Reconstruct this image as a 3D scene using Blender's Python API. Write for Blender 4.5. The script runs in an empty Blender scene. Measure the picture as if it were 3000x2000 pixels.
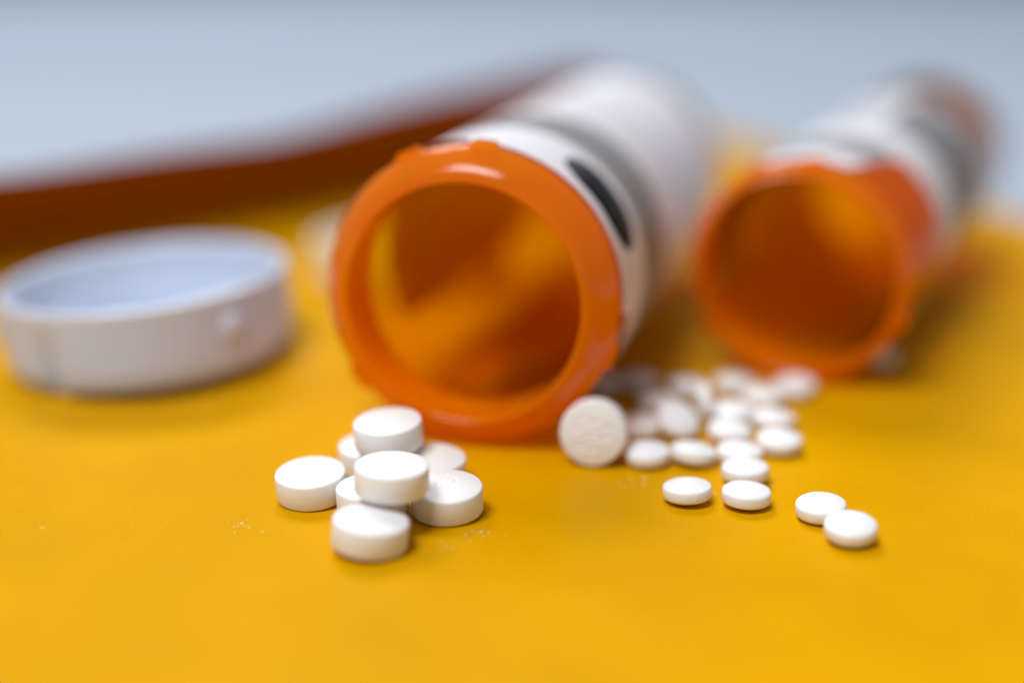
import bpy, bmesh, math, random
from mathutils import Vector, Matrix

random.seed(7)
S = 0.001                                   # all numbers below are millimetres
R = math.radians
scene = bpy.context.scene
C = scene.collection

# ------------------------------------------------------------------ camera
CAM_H = 66.6
cam_d = bpy.data.cameras.new('camera')
cam = bpy.data.objects.new('camera', cam_d)
C.objects.link(cam)
cam.location = (0, 0, CAM_H * S)
cam.rotation_euler = (R(90 - 16.0), 0, 0)
cam_d.lens = 50
cam_d.sensor_width = 36
cam_d.clip_start = 0.005
cam_d.clip_end = 20
cam_d.dof.use_dof = True
cam_d.dof.focus_distance = 0.1695
cam_d.dof.aperture_fstop = 3.45
cam_d.dof.aperture_blades = 7
cam_d.dof.aperture_rotation = R(12)
scene.camera = cam

# ------------------------------------------------------------------ light
world = bpy.data.worlds.new('World')
scene.world = world
world.use_nodes = True
wn = world.node_tree
bg = wn.nodes['Background']
bg.inputs['Color'].default_value = (0.86, 0.92, 1.0, 1)
bg.inputs['Strength'].default_value = 0.20


def area_light(name, loc, target, size_x, size_y, power, color):
    d = bpy.data.lights.new(name, 'AREA')
    d.shape = 'RECTANGLE'
    d.size = size_x * S
    d.size_y = size_y * S
    d.energy = power
    d.color = color
    o = bpy.data.objects.new(name, d)
    C.objects.link(o)
    o.location = Vector(loc) * S
    o.rotation_euler = (Vector(target) - Vector(loc)).to_track_quat('-Z', 'Y').to_euler()
    return o


area_light('window_light', (-480, 1900, 2060), (10, 200, 0), 1300, 900, 46.0, (0.96, 0.985, 1.0))
area_light('ceiling_lamp', (-330, -230, 1050), (0, 200, 0), 500, 400, 11.8, (1.0, 0.985, 0.97))

scene.view_settings.view_transform = 'Standard'
scene.view_settings.look = 'None'
scene.view_settings.exposure = 0.0
scene.view_settings.gamma = 1.0
scene.cycles.use_denoising = True
scene.cycles.max_bounces = 16
scene.cycles.transparent_max_bounces = 32
scene.cycles.transmission_bounces = 12
scene.cycles.diffuse_bounces = 6
scene.cycles.sample_clamp_indirect = 6


# ------------------------------------------------------------------ materials
def new_mat(name):
    m = bpy.data.materials.new(name)
    m.use_nodes = True
    nt = m.node_tree
    for n in list(nt.nodes):
        nt.nodes.remove(n)
    out = nt.nodes.new('ShaderNodeOutputMaterial')
    return m, nt, out


def node(nt, typ, **kw):
    n = nt.nodes.new(typ)
    for k, v in kw.items():
        if k in n.inputs.keys():
            n.inputs[k].default_value = v
        else:
            setattr(n, k, v)
    return n


def principled(name, color, rough, spec=0.5, bump=None, sss=0.0):
    m, nt, out = new_mat(name)
    b = node(nt, 'ShaderNodeBsdfPrincipled')
    b.inputs['Base Color'].default_value = (*color, 1)
    b.inputs['Roughness'].default_value = rough
    b.inputs['Specular IOR Level'].default_value = spec
    if sss:
        b.inputs['Subsurface Weight'].default_value = sss
        b.inputs['Subsurface Radius'].default_value = (0.9, 0.8, 0.7)
        b.inputs['Subsurface Scale'].default_value = 0.0008
    if bump:
        tc = node(nt, 'ShaderNodeTexCoord')
        no = node(nt, 'ShaderNodeTexNoise')
        no.inputs['Scale'].default_value = bump[0]
        no.inputs['Detail'].default_value = 4
        bu = node(nt, 'ShaderNodeBump')
        bu.inputs['Strength'].default_value = bump[1]
        bu.inputs['Distance'].default_value = bump[2]
        nt.links.new(tc.outputs['Object'], no.inputs['Vector'])
        nt.links.new(no.outputs['Fac'], bu.inputs['Height'])
        nt.links.new(bu.outputs['Normal'], b.inputs['Normal'])
    nt.links.new(b.outputs[0], out.inputs['Surface'])
    return m


def ramp(nt, fac, stops):
    r = node(nt, 'ShaderNodeValToRGB')
    els = r.color_ramp.elements
    while len(els) > 1:
        els.remove(els[-1])
    els[0].position = stops[0][0]
    els[0].color = (*stops[0][1], 1)
    for p, c in stops[1:]:
        e = els.new(p)
        e.color = (*c, 1)
    nt.links.new(fac, r.inputs['Fac'])
    return r


def kraft_material(name, dark, light):
    m, nt, out = new_mat(name)
    tc = node(nt, 'ShaderNodeTexCoord')
    b = node(nt, 'ShaderNodeBsdfPrincipled')
    # broad mottling of the dye
    n1 = node(nt, 'ShaderNodeTexNoise')
    n1.inputs['Scale'].default_value = 45
    n1.inputs['Detail'].default_value = 5
    # paper fibres
    mp = node(nt, 'ShaderNodeMapping')
    mp.inputs['Scale'].default_value = (2200, 4200, 2200)
    mp.inputs['Rotation'].default_value = (0, 0, 0.5)
    n2 = node(nt, 'ShaderNodeTexNoise')
    n2.inputs['Scale'].default_value = 1
    n2.inputs['Detail'].default_value = 6
    # small pale scuffs
    n3 = node(nt, 'ShaderNodeTexNoise')
    n3.inputs['Scale'].default_value = 260
    n3.inputs['Detail'].default_value = 3
    for n in (n1, n3):
        nt.links.new(tc.outputs['Object'], n.inputs['Vector'])
    nt.links.new(tc.outputs['Object'], mp.inputs['Vector'])
    nt.links.new(mp.outputs[0], n2.inputs['Vector'])
    base = ramp(nt, n1.outputs['Fac'], [(0.3, dark), (0.7, light)])
    fib = ramp(nt, n2.outputs['Fac'], [(0.3, (0.92, 0.92, 0.92)), (0.7, (1.05, 1.05, 1.05))])
    mul = node(nt, 'ShaderNodeMix', data_type='RGBA', blend_type='MULTIPLY')
    mul.inputs['Factor'].default_value = 1
    nt.links.new(base.outputs[0], mul.inputs[6])
    nt.links.new(fib.outputs[0], mul.inputs[7])
    sc = ramp(nt, n3.outputs['Fac'], [(0.73, (0, 0, 0)), (0.80, (0.5, 0.5, 0.5))])
    mix = node(nt, 'ShaderNodeMix', data_type='RGBA')
    nt.links.new(sc.outputs[0], mix.inputs['Factor'])
    nt.links.new(mul.outputs[2], mix.inputs[6])
    mix.inputs[7].default_value = (0.93, 0.66, 0.25, 1)
    nt.links.new(mix.outputs[2], b.inputs['Base Color'])
    b.inputs['Roughness'].default_value = 0.36
    b.inputs['Specular IOR Level'].default_value = 0.02
    bu = node(nt, 'ShaderNodeBump')
    bu.inputs['Strength'].default_value = 0.16
    bu.inputs['Distance'].default_value = 0.00012
    nt.links.new(n2.outputs['Fac'], bu.inputs['Height'])
    nt.links.new(bu.outputs['Normal'], b.inputs['Normal'])
    nt.links.new(b.outputs[0], out.inputs['Surface'])
    return m


def amber_material(name, scatter, diffuse, dye, ior):
    """translucent orange polypropylene: each wall surface passes tinted light, scatters a little and has a clear gloss"""
    m, nt, out = new_mat(name)
    tr = node(nt, 'ShaderNodeBsdfTransparent')
    tr.inputs['Color'].default_value = (0.99, 0.82, 0.015, 1)
    tl = node(nt, 'ShaderNodeBsdfTranslucent')
    tl.inputs['Color'].default_value = (*dye, 1)
    df = node(nt, 'ShaderNodeBsdfDiffuse')
    df.inputs['Color'].default_value = (*dye, 1)
    m1 = node(nt, 'ShaderNodeMixShader')
    m1.inputs[0].default_value = diffuse
    nt.links.new(tl.outputs[0], m1.inputs[1])
    nt.links.new(df.outputs[0], m1.inputs[2])
    m2 = node(nt, 'ShaderNodeMixShader')
    m2.inputs[0].default_value = scatter
    nt.links.new(tr.outputs[0], m2.inputs[1])
    nt.links.new(m1.outputs[0], m2.inputs[2])
    gl = node(nt, 'ShaderNodeBsdfGlossy')
    gl.inputs['Roughness'].default_value = 0.12
    fr = node(nt, 'ShaderNodeFresnel')
    # the walls are not refracted, so use the same outside angle law on both sides of each surface
    ge = node(nt, 'ShaderNodeNewGeometry')
    io = node(nt, 'ShaderNodeMapRange')
    io.inputs['To Min'].default_value = ior
    io.inputs['To Max'].default_value = 1 / ior
    nt.links.new(ge.outputs['Backfacing'], io.inputs['Value'])
    nt.links.new(io.outputs['Result'], fr.inputs['IOR'])
    m3 = node(nt, 'ShaderNodeMixShader')
    nt.links.new(fr.outputs[0], m3.inputs[0])
    nt.links.new(m2.outputs[0], m3.inputs[1])
    nt.links.new(gl.outputs[0], m3.inputs[2])
    nt.links.new(m3.outputs[0], out.inputs['Surface'])
    return m


def label_material(name, bands):
    """white label paper; u = millimetres round the vial, v = millimetres along it.  bands: (v0, v1, u0, u1, pitch, grey, density)"""
    m, nt, out = new_mat(name)
    uv = node(nt, 'ShaderNodeUVMap')
    uv.uv_map = 'mm'
    sep = node(nt, 'ShaderNodeSeparateXYZ')
    nt.links.new(uv.outputs[0], sep.inputs[0])

    def math_(op, a, b=None):
        n = node(nt, 'ShaderNodeMath', operation=op)
        for i, x in enumerate((a, b)):
            if x is None:
                continue
            if isinstance(x, (int, float)):
                n.inputs[i].default_value = x
            else:
                nt.links.new(x, n.inputs[i])
        return n.outputs[0]
    u, v = sep.outputs[0], sep.outputs[1]
    col = None
    prev = (0.83, 0.84, 0.90, 1)
    for (v0, v1, u0, u1, pitch, ink, dens, seed) in bands:
        inside = math_('MULTIPLY', math_('MULTIPLY', math_('GREATER_THAN', v, v0), math_('LESS_THAN', v, v1)),
                       math_('MULTIPLY', math_('GREATER_THAN', u, u0), math_('LESS_THAN', u, u1)))
        row = math_('DIVIDE', math_('SUBTRACT', v, v0), pitch)
        frac = math_('FRACT', row)
        line = math_('MULTIPLY', math_('GREATER_THAN', frac, 0.16), math_('LESS_THAN', frac, 0.84))
        cmb = node(nt, 'ShaderNodeCombineXYZ')
        nt.links.new(math_('MULTIPLY', u, 1.7), cmb.inputs[0])
        nt.links.new(math_('ADD', math_('MULTIPLY', math_('FLOOR', row), 7.3), math_('MULTIPLY', frac, 1.1)), cmb.inputs[1])
        cmb.inputs[2].default_value = seed
        no = node(nt, 'ShaderNodeTexNoise')
        no.inputs['Scale'].default_value = 1.0
        no.inputs['Detail'].default_value = 2
        nt.links.new(cmb.outputs[0], no.inputs['Vector'])
        mask = math_('MULTIPLY', math_('MULTIPLY', inside, line), math_('GREATER_THAN', no.outputs['Fac'], dens))
        mx = node(nt, 'ShaderNodeMix', data_type='RGBA')
        nt.links.new(mask, mx.inputs['Factor'])
        if col is None:
            mx.inputs[6].default_value = prev
        else:
            nt.links.new(col, mx.inputs[6])
        mx.inputs[7].default_value = (*ink, 1)
        col = mx.outputs[2]
    b = node(nt, 'ShaderNodeBsdfPrincipled')
    nt.links.new(col, b.inputs['Base Color'])
    b.inputs['Roughness'].default_value = 0.5
    b.inputs['Specular IOR Level'].default_value = 0.3
    tl = node(nt, 'ShaderNodeBsdfTranslucent')
    nt.links.new(col, tl.inputs['Color'])
    ms = node(nt, 'ShaderNodeMixShader')
    ms.inputs[0].default_value = 0.11
    nt.links.new(b.outputs[0], ms.inputs[1])
    nt.links.new(tl.outputs[0], ms.inputs[2])
    nt.links.new(ms.outputs[0], out.inputs['Surface'])
    return m


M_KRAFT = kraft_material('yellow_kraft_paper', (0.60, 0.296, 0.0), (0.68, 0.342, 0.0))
M_FLAP_SHADE = kraft_material('shade_brown_kraft', (0.38, 0.115, 0.0), (0.46, 0.14, 0.0))  # envelope paper darkened to brown, painting in the shade under the curl
M_AMBER = amber_material('amber_plastic', 0.17, 0.4, (1.0, 0.22, 0.0), 1.22)
M_NECK = amber_material('thick_amber_plastic', 0.56, 0.6, (1.0, 0.33, 0.0), 1.45)
M_TABLET = principled('pressed_white_powder', (0.845, 0.862, 0.885), 0.42, 0.35, bump=(2600, 0.25, 0.00006), sss=0.25)
M_CAP = principled('white_polypropylene', (0.75, 0.83, 0.96), 0.18, 0.5, sss=0.0)
M_CREAM = principled('cream_polypropylene', (0.86, 0.80, 0.68), 0.3, 0.5)
_nt = M_CAP.node_tree
_tl = node(_nt, 'ShaderNodeBsdfTranslucent')
_tl.inputs['Color'].default_value = (0.75, 0.83, 0.96, 1)
_mx = node(_nt, 'ShaderNodeMixShader')
_mx.inputs[0].default_value = 0.3
_out = [n for n in _nt.nodes if n.type == 'OUTPUT_MATERIAL'][0]
_nt.links.new([n for n in _nt.nodes if n.type == 'BSDF_PRINCIPLED'][0].outputs[0], _mx.inputs[1])
_nt.links.new(_tl.outputs[0], _mx.inputs[2])
_nt.links.new(_mx.outputs[0], _out.inputs['Surface'])
M_TABLE = principled('pale_table_laminate', (0.405, 0.475, 0.58), 0.6, 0.2, bump=(90, 0.1, 0.0003))
M_INK = principled('black_print', (0.012, 0.013, 0.018), 0.6, 0.2)
INK = (0.03, 0.036, 0.032)
LABEL_A = label_material('label_paper', [
    (19.5, 37, -14, 66, 2.1, INK, 0.27, 1.0),
    (40, 62, -14, 55, 3.0, (0.30, 0.30, 0.33), 0.58, 5.0),
])
LABEL_B = label_material('label_paper_printed', [
    (12, 26, -34, 9, 2.4, INK, 0.38, 2.0),
    (40, 75, 3, 30, 2.6, (0.02, 0.02, 0.028), 0.22, 4.0),
    (40, 73, -30, 1, 3.0, (0.2, 0.2, 0.22), 0.50, 7.0),
])


# ------------------------------------------------------------------ mesh helpers
def link_mesh(name, verts, faces, mat, parent=None, smooth=True, scale=S, recalc=True):
    me = bpy.data.meshes.new(name)
    me.from_pydata([(x * scale, y * scale, z * scale) for x, y, z in verts], [], faces)
    me.validate()
    bm = bmesh.new()
    bm.from_mesh(me)
    if recalc:
        bmesh.ops.recalc_face_normals(bm, faces=bm.faces)
    bm.to_mesh(me)
    bm.free()
    if smooth:
        for p in me.polygons:
            p.use_smooth = True
    me.materials.append(mat)
    o = bpy.data.objects.new(name, me)
    C.objects.link(o)
    if parent is not None:
        o.parent = parent
    return o


def tag(o, label=None, cat=None, group=None, kind=None):
    if label:
        o['label'] = label
    if cat:
        o['category'] = cat
    if group:
        o['group'] = group
    if kind:
        o['kind'] = kind
    return o


def empty(name, loc, label, cat, group=None):
    o = bpy.data.objects.new(name, None)
    C.objects.link(o)
    o.location = Vector(loc) * S
    o.empty_display_size = 0.01
    return tag(o, label, cat, group)


def lathe(profile, n=128, axis='Y', rfun=None, closed=False):
    """profile: list of (r, a); revolve about an axis.  rfun(theta, r, a) may change r"""
    verts, faces = [], []
    m = len(profile)
    for i in range(n):
        t = 2 * math.pi * i / n
        for r, a in profile:
            rr = rfun(t, r, a) if rfun else r
            if axis == 'Y':
                verts.append((rr * math.sin(t), a, rr * math.cos(t)))
            else:
                verts.append((rr * math.sin(t), rr * math.cos(t), a))
    for i in range(n):
        j = (i + 1) % n
        for k in range(m if closed else m - 1):
            l = (k + 1) % m
            faces.append((i * m + k, j * m + k, j * m + l, i * m + l))
    return verts, faces


def auto_smooth(o, deg=40):
    me = o.data
    me.set_sharp_from_angle(angle=R(deg))


def arc(cx, cy, r, a0, a1, n=5):
    return [(cx + r * math.cos(R(a0 + (a1 - a0) * i / n)), cy + r * math.sin(R(a0 + (a1 - a0) * i / n))) for i in range(n + 1)]


# ------------------------------------------------------------------ the setting
def smooth(a, b, x):
    t = min(1, max(0, (x - a) / (b - a)))
    return t * t * (3 - 2 * t)


def paper_z(x, y):
    z = 4.0 * math.exp(-0.5 * (((x + 35) / 9) ** 2 + ((y - 232) / 15) ** 2))       # a bulge beside the cap
    z += 2.0 * smooth(240, 330, y) * smooth(40, 95, x)                               # rising towards the back right
    z += 0.25 * math.sin(x * 0.045 + 1.2) * math.sin(y * 0.031 + 0.4) * smooth(60, 130, abs(y - 175))
    return z


# table
tb = 3000
link = link_mesh('table_top', [(-tb, -500, -1.2), (tb, -500, -1.2), (tb, 4200, -1.2), (-tb, 4200, -1.2)], [(0, 1, 2, 3)], M_TABLE, smooth=False)
tag(link, 'pale grey blue table top under the envelope', kind='structure')

# envelope: front panel and the curled flap along its far left edge
A_, B_, C_, D_ = Vector((-250, -110)), Vector((270, -110)), Vector((62, 505)), Vector((-206, 205))


def lerp(a, b, t):
    return a + (b - a) * t


env = empty('manila_envelope', (0, 175, 0), 'yellow paper envelope lying under the vials, its far left edge curled up', 'envelope')


def sheet_grid(fn, nu, nv, thick=0.45):
    top = [[fn(i / nu, j / nv) for i in range(nu + 1)] for j in range(nv + 1)]
    verts, faces = [], []
    for j in range(nv + 1):
        for i in range(nu + 1):
            verts.append(tuple(top[j][i]))
    w = nu + 1
    for j in range(nv):
        for i in range(nu):
            faces.append((j * w + i, j * w + i + 1, (j + 1) * w + i + 1, (j + 1) * w + i))
    return verts, faces


OX, OY = 0, 175                                                   # envelope origin


def panel(u, v):
    p = lerp(lerp(A_, B_, u), lerp(D_, C_, u), v)
    return (p.x - OX, p.y - OY, paper_z(p.x, p.y))


vs, fs = sheet_grid(panel, 220, 240)
pan = link_mesh('front_panel', vs, fs, M_KRAFT, env, recalc=False)
md = pan.modifiers.new('thickness', 'SOLIDIFY')
md.thickness = 0.0005
md.offset = -1

edge = (C_ - D_)
elen = edge.length
nrm = Vector((-edge.y, edge.x)).normalized()                      # pointing away from the paper, to the back left
LIP = [(-54, -0.35), (-45, -0.30), (-36, 0.3), (-28, 1.8), (-22.5, 4.2), (-19.5, 7.4), (-19, 11), (-20.8, 14.4), (-25, 17.4), (-30.5, 19.8), (-36, 21.6)]


def lip_profile(t):
    k = t * (len(LIP) - 1)
    i = min(int(k), len(LIP) - 2)
    f = k - i

    def cr(a, b, c, d):
        return 0.5 * ((2 * b) + (-a + c) * f + (2 * a - 5 * b + 4 * c - d) * f * f + (-a + 3 * b - 3 * c + d) * f ** 3)
    g = lambda q: LIP[max(0, min(len(LIP) - 1, q))]
    return (cr(g(i - 1)[0], g(i)[0], g(i + 1)[0], g(i + 2)[0]), cr(g(i - 1)[1], g(i)[1], g(i + 1)[1], g(i + 2)[1]))


def lip_height(s):
    """height factor along the edge; s in mm from D"""
    return 0.90 + 0.08 * math.exp(-0.5 * ((s - 160) / 22) ** 2) - 0.05 * math.exp(-0.5 * ((s - 205) / 25) ** 2) + 0.22 * math.exp(-((s - 20) / 75) ** 2) + 0.04 * math.exp(-((s - 105) / 50) ** 2) + 0.17 * math.exp(-((s - 218) / 40) ** 2) + 0.48 * smooth(180, 300, s) - 0.95 * smooth(295, 352, s)


def flap(u, v):
    u *= 0.875                                                    # torn short of the far corner
    s = u * elen
    o, h = lip_profile(v)
    f = lip_height(s)
    p = D_ + edge * u + nrm * o
    z = h * (f if h > 0 else 1)
    return (p.x - OX, p.y - OY, z + paper_z(p.x, p.y))


SPLIT = 0.40                                                      # below: plain yellow paper; above: flap with its shade painted as brown
for nm, mat, v0, v1 in (('curled_edge', M_KRAFT, 0.0, SPLIT), ('flap', M_FLAP_SHADE, SPLIT, 1.0)):
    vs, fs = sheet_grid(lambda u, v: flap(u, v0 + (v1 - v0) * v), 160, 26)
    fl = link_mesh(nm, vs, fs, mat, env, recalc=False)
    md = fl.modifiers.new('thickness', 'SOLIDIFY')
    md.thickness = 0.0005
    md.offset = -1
fl['label'] = 'curled up flap with its shade painted in brown'


# ------------------------------------------------------------------ vials
def make_vial(loc, yaw, lift, Rb, L, hole, label_fn, th0, th1, label_end, label_mat, label, band=None):
    root = empty('pill_vial', loc, label, 'pill vial', 'amber vials lying open on the envelope')
    root.rotation_euler = (R(lift), 0, R(-yaw))
    w = 1.15
    # body wall: closed shell, mouth towards -Y, y = 0 at the shoulder
    prof = arc(Rb - 1.2, 1.6, 1.2, 180 + 90, 0 + 360, 5)
    prof = [(Rb - 1.25, 0.45)] + [(Rb - 0.35, 0.75), (Rb, 1.7), (Rb - 0.15, L * 0.5), (Rb - 0.4, L - 2.0), (Rb - 0.8, L - 0.6), (Rb - 1.8, L),
            (Rb - 1.8, L - 1.1), (Rb - 0.4 - w, L - 2.2), (Rb - 0.15 - w, L * 0.5), (Rb - w, 2.4), (Rb - w - 0.25, 1.4)]
    v, f = lathe(prof, 160, closed=True)
    body = link_mesh('body', v, f, M_AMBER, root)
    auto_smooth(body, 50)
    # neck: lip, sloping shoulder ring, inner bore
    ri = hole
    wr = Rb - ri
    k = min(1.0, wr / 4.2)
    prof = ([(ri, -3.3 * k)] + arc(ri + 0.45, -3.6 * k, 0.45, 180, 270, 4) +
            [(ri + 0.34 * wr, -3.75 * k), (ri + 0.52 * wr, -3.1 * k), (ri + 0.70 * wr, -2.25 * k), (ri + 0.86 * wr, -1.3 * k),
             (Rb - 0.05, -0.55 * k), (Rb + 0.2, 0.0), (Rb + 0.2, 0.4), (Rb - 0.7, 0.5), (ri + 0.34 * wr, 0.6), (ri + 0.25 * wr, 4.4), (ri + 0.1, 4.8)])
    v, f = lathe(prof, 160, closed=True)
    neck = link_mesh('neck', v, f, M_NECK, root)
    auto_smooth(neck, 75)
    # locking lugs round the neck
    for a in (-24, 6, 110, 232):
        vs, fs = [], []
        n = 10
        for i in range(n + 1):
            t = R(a - 6 + 12 * i / n)
            e = min(1, min(i, n - i) / 2.0)
            for (r, y) in ((Rb - 0.3, -0.5), (Rb + 0.2 + 0.75 * e, -0.2), (Rb + 0.2 + 0.75 * e, 1.3), (Rb - 0.3, 1.6)):
                vs.append((r * math.sin(t), y, r * math.cos(t)))
        for i in range(n):
            for k in range(4):
                l = (k + 1) % 4
                fs.append((i * 4 + k, i * 4 + l, i * 4 + 4 + l, i * 4 + 4 + k))
        fs += [(0, 1, 2, 3), tuple(4 * n + q for q in (3, 2, 1, 0))]
        link_mesh('lug', vs, fs, M_NECK, neck, smooth=False)
    # base disc, slightly domed inwards
    v, f = lathe([(0.01, L - 2.2), (Rb * 0.6, L - 1.7), (Rb - 1.9, L - 0.9), (Rb - 1.9, L - 0.1), (Rb * 0.6, L - 0.6), (0.01, L - 1.1)], 96)
    link_mesh('base', v, f, M_NECK, root)
    # label
    nu, nv = 150, 70
    verts, faces, uvs = [], [], []
    for i in range(nu + 1):
        th = th0 + (th1 - th0) * i / nu
        y0 = label_fn(th)
        for j in range(nv + 1):
            y = y0 + (label_end - y0) * j / nv
            r = Rb + 0.16 - 0.4 * max(0, (y / L - 0.02)) + 0.0
            verts.append((r * math.sin(R(th)), y, r * math.cos(R(th))))
            uvs.append((R(th) * Rb, y))
    for i in range(nu):
        for j in range(nv):
            a = i * (nv + 1) + j
            faces.append((a, a + 1, a + nv + 2, a + nv + 1))
    lab = link_mesh('paper_label', verts, faces, label_mat, root)
    lay = lab.data.uv_layers.new(name='mm')
    for lp in lab.data.loops:
        lay.data[lp.index].uv = uvs[lp.vertex_index]
    if band:
        t0, t1, y0, y1 = band
        verts, faces = [], []
        n = 40
        hw = (y1 - y0) / 2
        for i in range(n + 1):
            th = t0 + (t1 - t0) * i / n
            d = min(i, n - i) / n * R(t1 - t0) * Rb               # rounded ends
            e = hw if d > hw else math.sqrt(max(0, hw * hw - (hw - d) ** 2))
            e = max(e, 0.15)
            for yy, dr in (((y0 + y1) / 2 - e, 0), ((y0 + y1) / 2 + e, 0)):
                r = Rb + 0.22
                verts.append((r * math.sin(R(th)), yy, r * math.cos(R(th))))
        for i in range(n):
            faces.append((2 * i, 2 * i + 1, 2 * i + 3, 2 * i + 2))
        bar = link_mesh('black_bar', verts, faces, M_INK, lab)
        bar.modifiers.new('thickness', 'SOLIDIFY').thickness = 0.00005
    return root


def label_a(th):                     # th: degrees clockwise from the top as seen from the mouth
    if th < 0:
        return 2.6 + 3.5 * smooth(1, 5, -th) + 17.5 * smooth(5, 60, -th)
    if th < 95:
        return 2.6 + 0.35 * math.sin(th * 0.16) * math.exp(-((th - 8) / 14) ** 2)
    return 2.6 + 5.4 * smooth(95, 98, th)


def label_b(th):
    y = 4.0 + 21.0 * smooth(18, 36, th) * (1 - smooth(90, 115, th))
    return y


make_vial((-5.6, 183.2, 20.2), 15.2, 0, 20.0, 110, 15.9, label_a, -121, 206, 101, LABEL_A,
          'large open amber vial with a black bar on its label, lying nearest the camera', band=(31, 75, 5.6, 16.0))
make_vial((43.2, 209.8, 17.1), 25.5, 2.0, 16.8, 108, 15.0, label_b, -246, 100, 77, LABEL_B,
          'narrower open amber vial behind the heap of small tablets, mouth over the farthest ones')


# ------------------------------------------------------------------ cap
def make_cap(loc, rot):
    root = empty('vial_cap', loc, 'white round plastic cap lying open side up at the left, largest and nearest cap', 'cap', 'white vial caps')
    root.rotation_euler = rot
    Rc, H = 22.4, 12.8
    
    def ribs(t, r, a):
        d = math.degrees(t)
        if r > Rc - 1.3 and a < 3.6:                                # three notches at the foot
            k = min(abs((d - q + 180) % 360 - 180) for q in (208, 88, 328))
            if k < 5:
                return r - 2.0 * min(1, (5 - k) / 1.5)
        return r + (0.16 * math.cos(t * 72) if (r > Rc - 0.5 and 3.0 < a < H - 2.2) else 0)

    prof = [(0.01, 0.6), (15.5, 0.3), (Rc - 2.4, 0.0)] + [(Rc - 1.2, 0.35), (Rc - 0.5, 1.1), (Rc - 0.15, 2.4), (Rc - 0.05, 3.4), (Rc, H - 2.6), (Rc + 0.15, H - 1.8), (Rc + 0.3, H - 1.0),
            (Rc + 0.2, H - 0.3), (Rc - 0.3, H), (Rc - 1.0, H), (Rc - 1.6, H - 0.4), (Rc - 1.8, H - 1.2), (Rc - 2.0, 3.4), (Rc - 2.6, 2.4), (0.01, 2.2)]
    v, f = lathe(prof, 288, axis='Z', rfun=ribs)
    shell = link_mesh('shell', v, f, M_CAP, root)
    auto_smooth(shell, 50)
    # inner sealing ring
    v, f = lathe([(13.2, 2.1), (13.2, 7.6), (13.5, 8.0), (14.1, 8.0), (14.4, 7.6), (14.4, 2.1)], 128, axis='Z')
    auto_smooth(link_mesh('sealing_ring', v, f, M_CAP, root), 50)
    # rounded locking tabs standing out of the side, and notches' raised rims at the foot
    for ang, rr, zz, sx, sz in ((-43, Rc - 0.2, 7.2, 2.1, 2.6), (-43 + 120, Rc - 0.2, 7.2, 2.1, 2.6), (-43 + 240, Rc - 0.2, 7.2, 2.1, 2.6)):
        bm = bmesh.new()
        bmesh.ops.create_uvsphere(bm, u_segments=24, v_segments=16, radius=1)
        bmesh.ops.scale(bm, vec=(1.5, sx, sz), verts=bm.verts)
        bmesh.ops.translate(bm, vec=(rr, 0, zz), verts=bm.verts)
        bmesh.ops.rotate(bm, cent=(0, 0, 0), matrix=Matrix.Rotation(R(ang), 3, 'Z'), verts=bm.verts)
        vs = [tuple(q.co) for q in bm.verts]
        fs = [tuple(q.index for q in p.verts) for p in bm.faces]
        bm.free()
        link_mesh('lug', vs, fs, M_CAP, shell)
    return root


cap = make_cap((-57.5, 220.0, 2.1), (R(1.5), R(-4.2), R(0)))


def copy_tree(o, parent=None):
    c = o.copy()
    C.objects.link(c)
    if parent is not None:
        c.parent = parent
    for ch in list(o.children):
        copy_tree(ch, c)
    return c


cap2 = copy_tree(cap)
cap2['label'] = 'blurred cream white cap half hidden behind the nearer vial, farther back'
cap2.location = Vector((-20.5, 277, 0.1)) * S
cap2.rotation_euler = (0, 0, R(40))
cap2.scale = (0.84, 0.84, 0.7)
for o in [cap2] + list(cap2.children_recursive):
    if o.type == 'MESH':
        o.material_slots[0].link = 'OBJECT'
        o.material_slots[0].material = M_CREAM


# ------------------------------------------------------------------ tablets
def seg_dist(px, py, ax, ay, bx, by):
    dx, dy = bx - ax, by - ay
    l = dx * dx + dy * dy
    t = 0 if l == 0 else max(0, min(1, ((px - ax) * dx + (py - ay) * dy) / l))
    return math.hypot(px - ax - t * dx, py - ay - t * dy)


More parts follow.
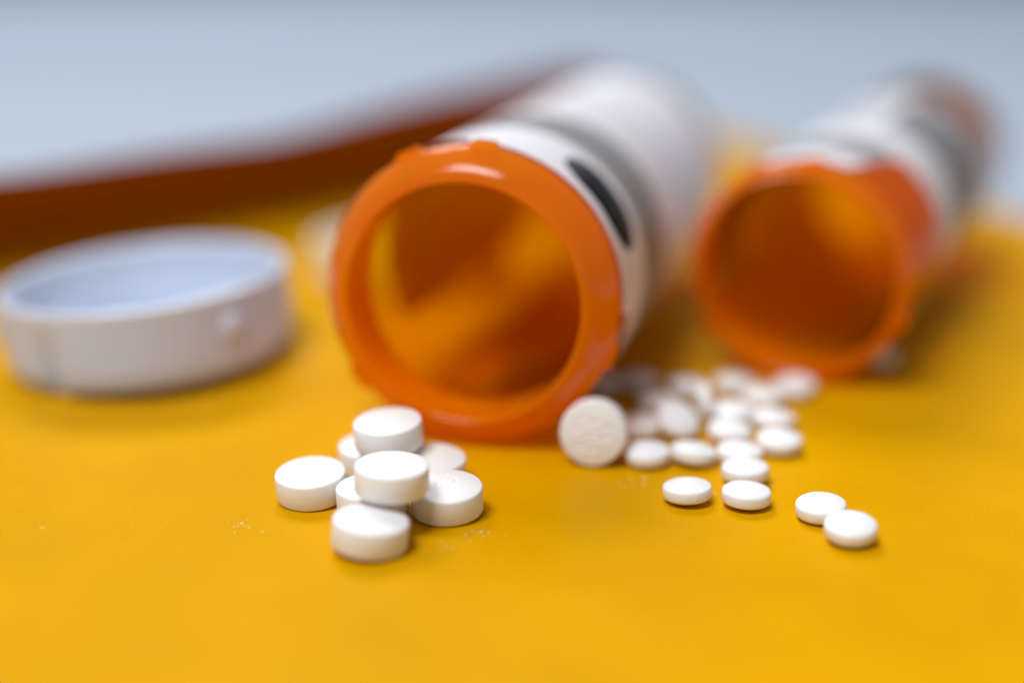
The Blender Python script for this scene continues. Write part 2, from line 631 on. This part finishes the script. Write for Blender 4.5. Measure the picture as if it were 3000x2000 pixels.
def tablet_mesh(name, rad, band, dome, cuts, cut_w, cut_d, rings, seg, seed):
    """biconvex tablet centred on its middle; cuts = line segments pressed into the upper face"""
    rnd = random.Random(seed)
    ch = 0.16                                                     # worn edge
    rows = []                                                     # (r, z, top?)
    for k in range(rings + 1):
        r = (rad - ch) * k / rings
        rows.append((r, band / 2 + dome * (1 - (r / rad) ** 2), True))
    rows += [(rad - ch * 0.35, band / 2 - ch * 0.25, None), (rad, band / 2 - ch, None), (rad, 0, None), (rad, -band / 2 + ch, None), (rad - ch * 0.35, -band / 2 + ch * 0.25, None)]
    for k in range(8, -1, -1):
        r = (rad - ch) * k / 8
        rows.append((r, -band / 2 - dome * (1 - (r / rad) ** 2), False))
    verts, faces, start = [], [], []
    w1, w2 = rnd.uniform(0, 6), rnd.uniform(0, 6)
    for r, z, top in rows:
        start.append(len(verts))
        n = 1 if r == 0 else seg
        for i in range(n):
            t = 2 * math.pi * i / seg
            x, y = r * math.cos(t), r * math.sin(t)
            zz = z
            if top and cuts:
                d = min(seg_dist(x, y, *c) for c in cuts)
                if d < cut_w:
                    zz -= cut_d * (1 - (d / cut_w) ** 2)
            rr = 1 + 0.002 * math.sin(3 * t + w1) + 0.0015 * math.sin(5 * t + w2)
            verts.append((x * rr, y * rr, zz))
    for k in range(len(rows) - 1):
        a, b = start[k], start[k + 1]
        ra, rb = rows[k][0], rows[k + 1][0]
        for i in range(seg):
            j = (i + 1) % seg
            if ra == 0:
                faces.append((a, b + i, b + j))
            elif rb == 0:
                faces.append((a + i, b, a + j))
            else:
                faces.append((a + i, b + i, b + j, a + j))
    o = link_mesh(name, verts, faces, M_TABLET)
    auto_smooth(o, 35)
    return o


def strokes(text, cell, gap, ox, oy, rot):
    """pressed characters as line strokes"""
    G = {'5': [(1, 2, 0, 2), (0, 2, 0, 1.1), (0, 1.1, 0.7, 1.15), (0.7, 1.15, 1, 0.7), (1, 0.7, 0.7, 0.1), (0.7, 0.1, 0, 0.05)],
         'S': [(1, 1.8, 0.4, 2), (0.4, 2, 0, 1.5), (0, 1.5, 1, 0.6), (1, 0.6, 0.6, 0), (0.6, 0, 0, 0.2)],
         'V': [(0, 2, 0.5, 0), (0.5, 0, 1, 2)], '3': [(0, 2, 1, 2), (1, 2, 0.45, 1.15), (0.45, 1.15, 1, 0.6), (1, 0.6, 0.6, 0), (0.6, 0, 0, 0.15)],
         '6': [(0.9, 2, 0.1, 0.9), (0.1, 0.9, 0.1, 0.3), (0.1, 0.3, 0.6, 0), (0.6, 0, 1, 0.5), (1, 0.5, 0.6, 1), (0.6, 1, 0.1, 0.8)],
         '0': [(0.5, 2, 0, 1), (0, 1, 0.5, 0), (0.5, 0, 1, 1), (1, 1, 0.5, 2)]}
    out = []
    c, s = math.cos(R(rot)), math.sin(R(rot))
    for i, chh in enumerate(text):
        for x0, y0, x1, y1 in G[chh]:
            p = [(ox + i * (cell + gap) + x0 * cell, oy + y0 * cell * 0.8), (ox + i * (cell + gap) + x1 * cell, oy + y1 * cell * 0.8)]
            out.append(tuple(q for (x, y) in p for q in (c * x - s * y, s * x + c * y)))
    return out


BIG_R, BIG_B, BIG_D = 4.3, 3.1, 0.58
SM_R, SM_B, SM_D = 2.97, 1.3, 0.74
big0 = tablet_mesh('large_tablet', BIG_R, BIG_B, BIG_D, [(0.6, 0, 3.2, 0)], 0.28, 0.12, 46, 128, 1)
big_plain = tablet_mesh('large_tablet', BIG_R, BIG_B, BIG_D, strokes('S5', 1.1, 0.5, -1.3, -0.9, 0), 0.22, 0.08, 46, 128, 2)
big_text = tablet_mesh('large_tablet', BIG_R, BIG_B, BIG_D, strokes('S5S', 1.15, 0.55, -2.3, -0.1, -16) + strokes('35', 1.0, 0.5, -1.6, -2.1, -10), 0.28, 0.12, 60, 192, 3)
small0 = tablet_mesh('small_tablet', SM_R, SM_B, SM_D, [(-2.6, 0, 2.6, 0)], 0.2, 0.09, 34, 96, 4)
small_plain = tablet_mesh('small_tablet', SM_R, SM_B, SM_D, [], 0.2, 0.0, 14, 72, 5)
protos = {'big': big0, 'bigp': big_plain, 'bigt': big_text, 'sm': small0, 'smp': small_plain}
used = set()


def put(kind, x, y, z, rot, label, group):
    """z = height of the tablet's middle above the envelope"""
    p = protos[kind]
    if kind in used:
        o = p.copy()
        C.objects.link(o)
    else:
        o = p
        used.add(kind)
    o.location = Vector((x, y, z + paper_z(x, y) + 0.02)) * S
    o.rotation_euler = [R(a) for a in rot]
    return tag(o, label, 'tablet', group)


GB = 'large tablets piled in front of the nearer vial'
hb = BIG_B / 2 + BIG_D
put('bigp', -24.49, 162.03, hb, (5, -4.5, 25), 'large tablet on the paper at the left end of the pile', GB)
put('bigp', -17.95, 171.6, hb, (2, -3, 60), 'large tablet at the back left of the pile, half hidden behind the topmost tablet', GB)
put('bigp', -16.55, 157.4, hb, (1, -2, 10), 'large tablet at the middle of the pile, mostly hidden under the raised front tablet', GB)
put('bigp', -10.1, 167.3, hb, (2, -5, 100), 'large tablet at the back right of the pile, beside the orange vial lip', GB)
put('bigp', -7.75, 157.44, hb, (2, -6, 62), 'large tablet on the paper at the right end of the pile, partly shaded', GB)
put('bigp', -15.88, 147.4, hb, (3, -5.5, 150), 'frontmost large tablet of the pile, lowest in the photo', GB)
put('big', -13.83, 152.94, 2 * hb + hb + 0.12, (2, -1.0, 72), 'large tablet lying across the lower ones in the middle of the pile', GB)
put('bigp', -15.46, 167.9, 3 * hb + 0.25, (3, -6, 30), 'topmost large tablet of the pile, tilted', GB)
put('bigt', 10.7, 174.6, BIG_R + 0.05, (82, 0, -14), 'large tablet standing on its edge with pressed characters, leaning by the nearer vial', 'large tablet standing apart')

GS = 'small tablets spilled between the vials'
hs = SM_B / 2 + SM_D
SMALL = [
    ('sm', 21.33, 161.5, hs, (2, -2, -62), 'small tablet with a fine score line lying alone in front of the spilled heap'),
    ('smp', 28.32, 160.1, hs, (1, 1, 0), 'small tablet at the front of the overlapping row of three'),
    ('smp', 36.48, 156.1, hs, (3, -5, 20), 'farther left one of the two small tablets touching at the right front'),
    ('smp', 38.46, 149.5, hs + 0.25, (4, -8, 50), 'nearest small tablet, one of a touching pair at the right front, out of focus'),
    ('smp', 17.62, 174.2, hs, (2, -4, 40), 'small tablet touching the standing large tablet on its right'),
    ('smp', 23.69, 174.55, hs, (3, 7, 40), 'small tablet in the front row of the heap, below the leaning scored one'),
    ('smp', 29.77, 174.4, hs, (2, 1, 10), 'small tablet at the back of the overlapping row of three'),
    ('smp', 29.43, 168.1, hs, (1, -2, 10), 'small tablet in the middle of the overlapping row of three'),
    ('smp', 35.67, 178.8, hs, (3, -5, 60), 'small tablet at the right edge of the heap with a shadow at its right'),
    ('smp', 36.45, 187.8, hs, (2, 3, 15), 'small tablet behind the one at the right edge of the heap'),
    ('smp', 29.68, 182.8, hs, (4, -3, 85), 'small tablet at the centre right of the heap with a dark gap at its left'),
    ('smp', 31.0, 190.2, hs + 0.2, (3, -6, 25), 'small tablet touching the upright edge on one from the right'),
    ('smp', 21.1, 195.0, hs, (0, 0, 30), 'blurred small tablet left of the upright edge on one, near the dark gap'),
    ('smp', 18.0, 185.3, hs, (4, -3, 10), 'small tablet half hidden between the standing large tablet and the leaning scored one'),
    ('smp', 33.4, 204.1, hs, (0, 0, 12), 'blurred small tablet at the back of the heap below the gap'),
    ('smp', 36.8, 198.0, hs, (5, -4, 12), 'blurred small tablet in front of the narrower vial, between two others'),
    ('smp', 42.4, 202.9, hs, (6, -7, 18), 'small tablet right under the mouth of the narrower vial, farthest right of the heap'),
    ('smp', 19.2, 205.5, hs, (0, 0, 5), 'small tablet in the dark shade between the two vials'),
    ('smp', 13.3, 204.7, hs, (0, 0, 5), 'shaded small tablet tucked against the side of the nearer vial'),
    ('smp', 26.4, 202.0, hs, (3, 5, 33), 'blurred small tablet directly behind the upright edge on one'),
    ('smp', 58.6, 218.0, hs, (0, 0, 5), 'small tablet peeping out at the lower right of the narrower vial mouth'),
]
for k, x, y, z, rot, lb in SMALL:
    put(k, x, y, z, rot, lb, GS)
put('sm', 22.6, 184.0, 2.6, (35, 4, 25), 'small scored tablet leaning tilted in the heap, its face to the camera', GS)
put('smp', 27.0, 190.0, SM_R + 0.02, (4, 84, 8), 'small tablet standing upright edge on in the middle of the heap', GS)

# powder and crumbs rubbed off the tablets
rnd = random.Random(3)
vs, fs = [], []
spots = [(-31.5, 154.5, 1.6, 12), (-3.2, 151.5, 1.5, 14), (14, 167.5, 1.8, 10), (-9, 148.5, 1.6, 8), (25, 163, 2.2, 8), (33, 168, 2.2, 8)]
for cx, cy, sp, n in spots:
    for _ in range(n):
        x, y = rnd.gauss(cx, sp), rnd.gauss(cy, sp * 0.7)
        r = rnd.uniform(0.04, 0.11) * (1.8 if rnd.random() < 0.12 else 1)
        b = len(vs)
        z = paper_z(x, y)
        m = 5
        for i in range(m):
            t = 2 * math.pi * i / m + rnd.uniform(-0.4, 0.4)
            q = r * rnd.uniform(0.6, 1.2)
            vs.append((x + q * math.cos(t) * 1.4, y + q * math.sin(t), z + 0.005))
        vs.append((x, y, z + r * 0.5))
        fs += [(b + i, b + (i + 1) % m, b + m) for i in range(m)]
dust = link_mesh('tablet_powder', vs, fs, M_TABLET, smooth=False)
tag(dust, 'specks of white tablet powder scattered on the yellow paper', kind='stuff')
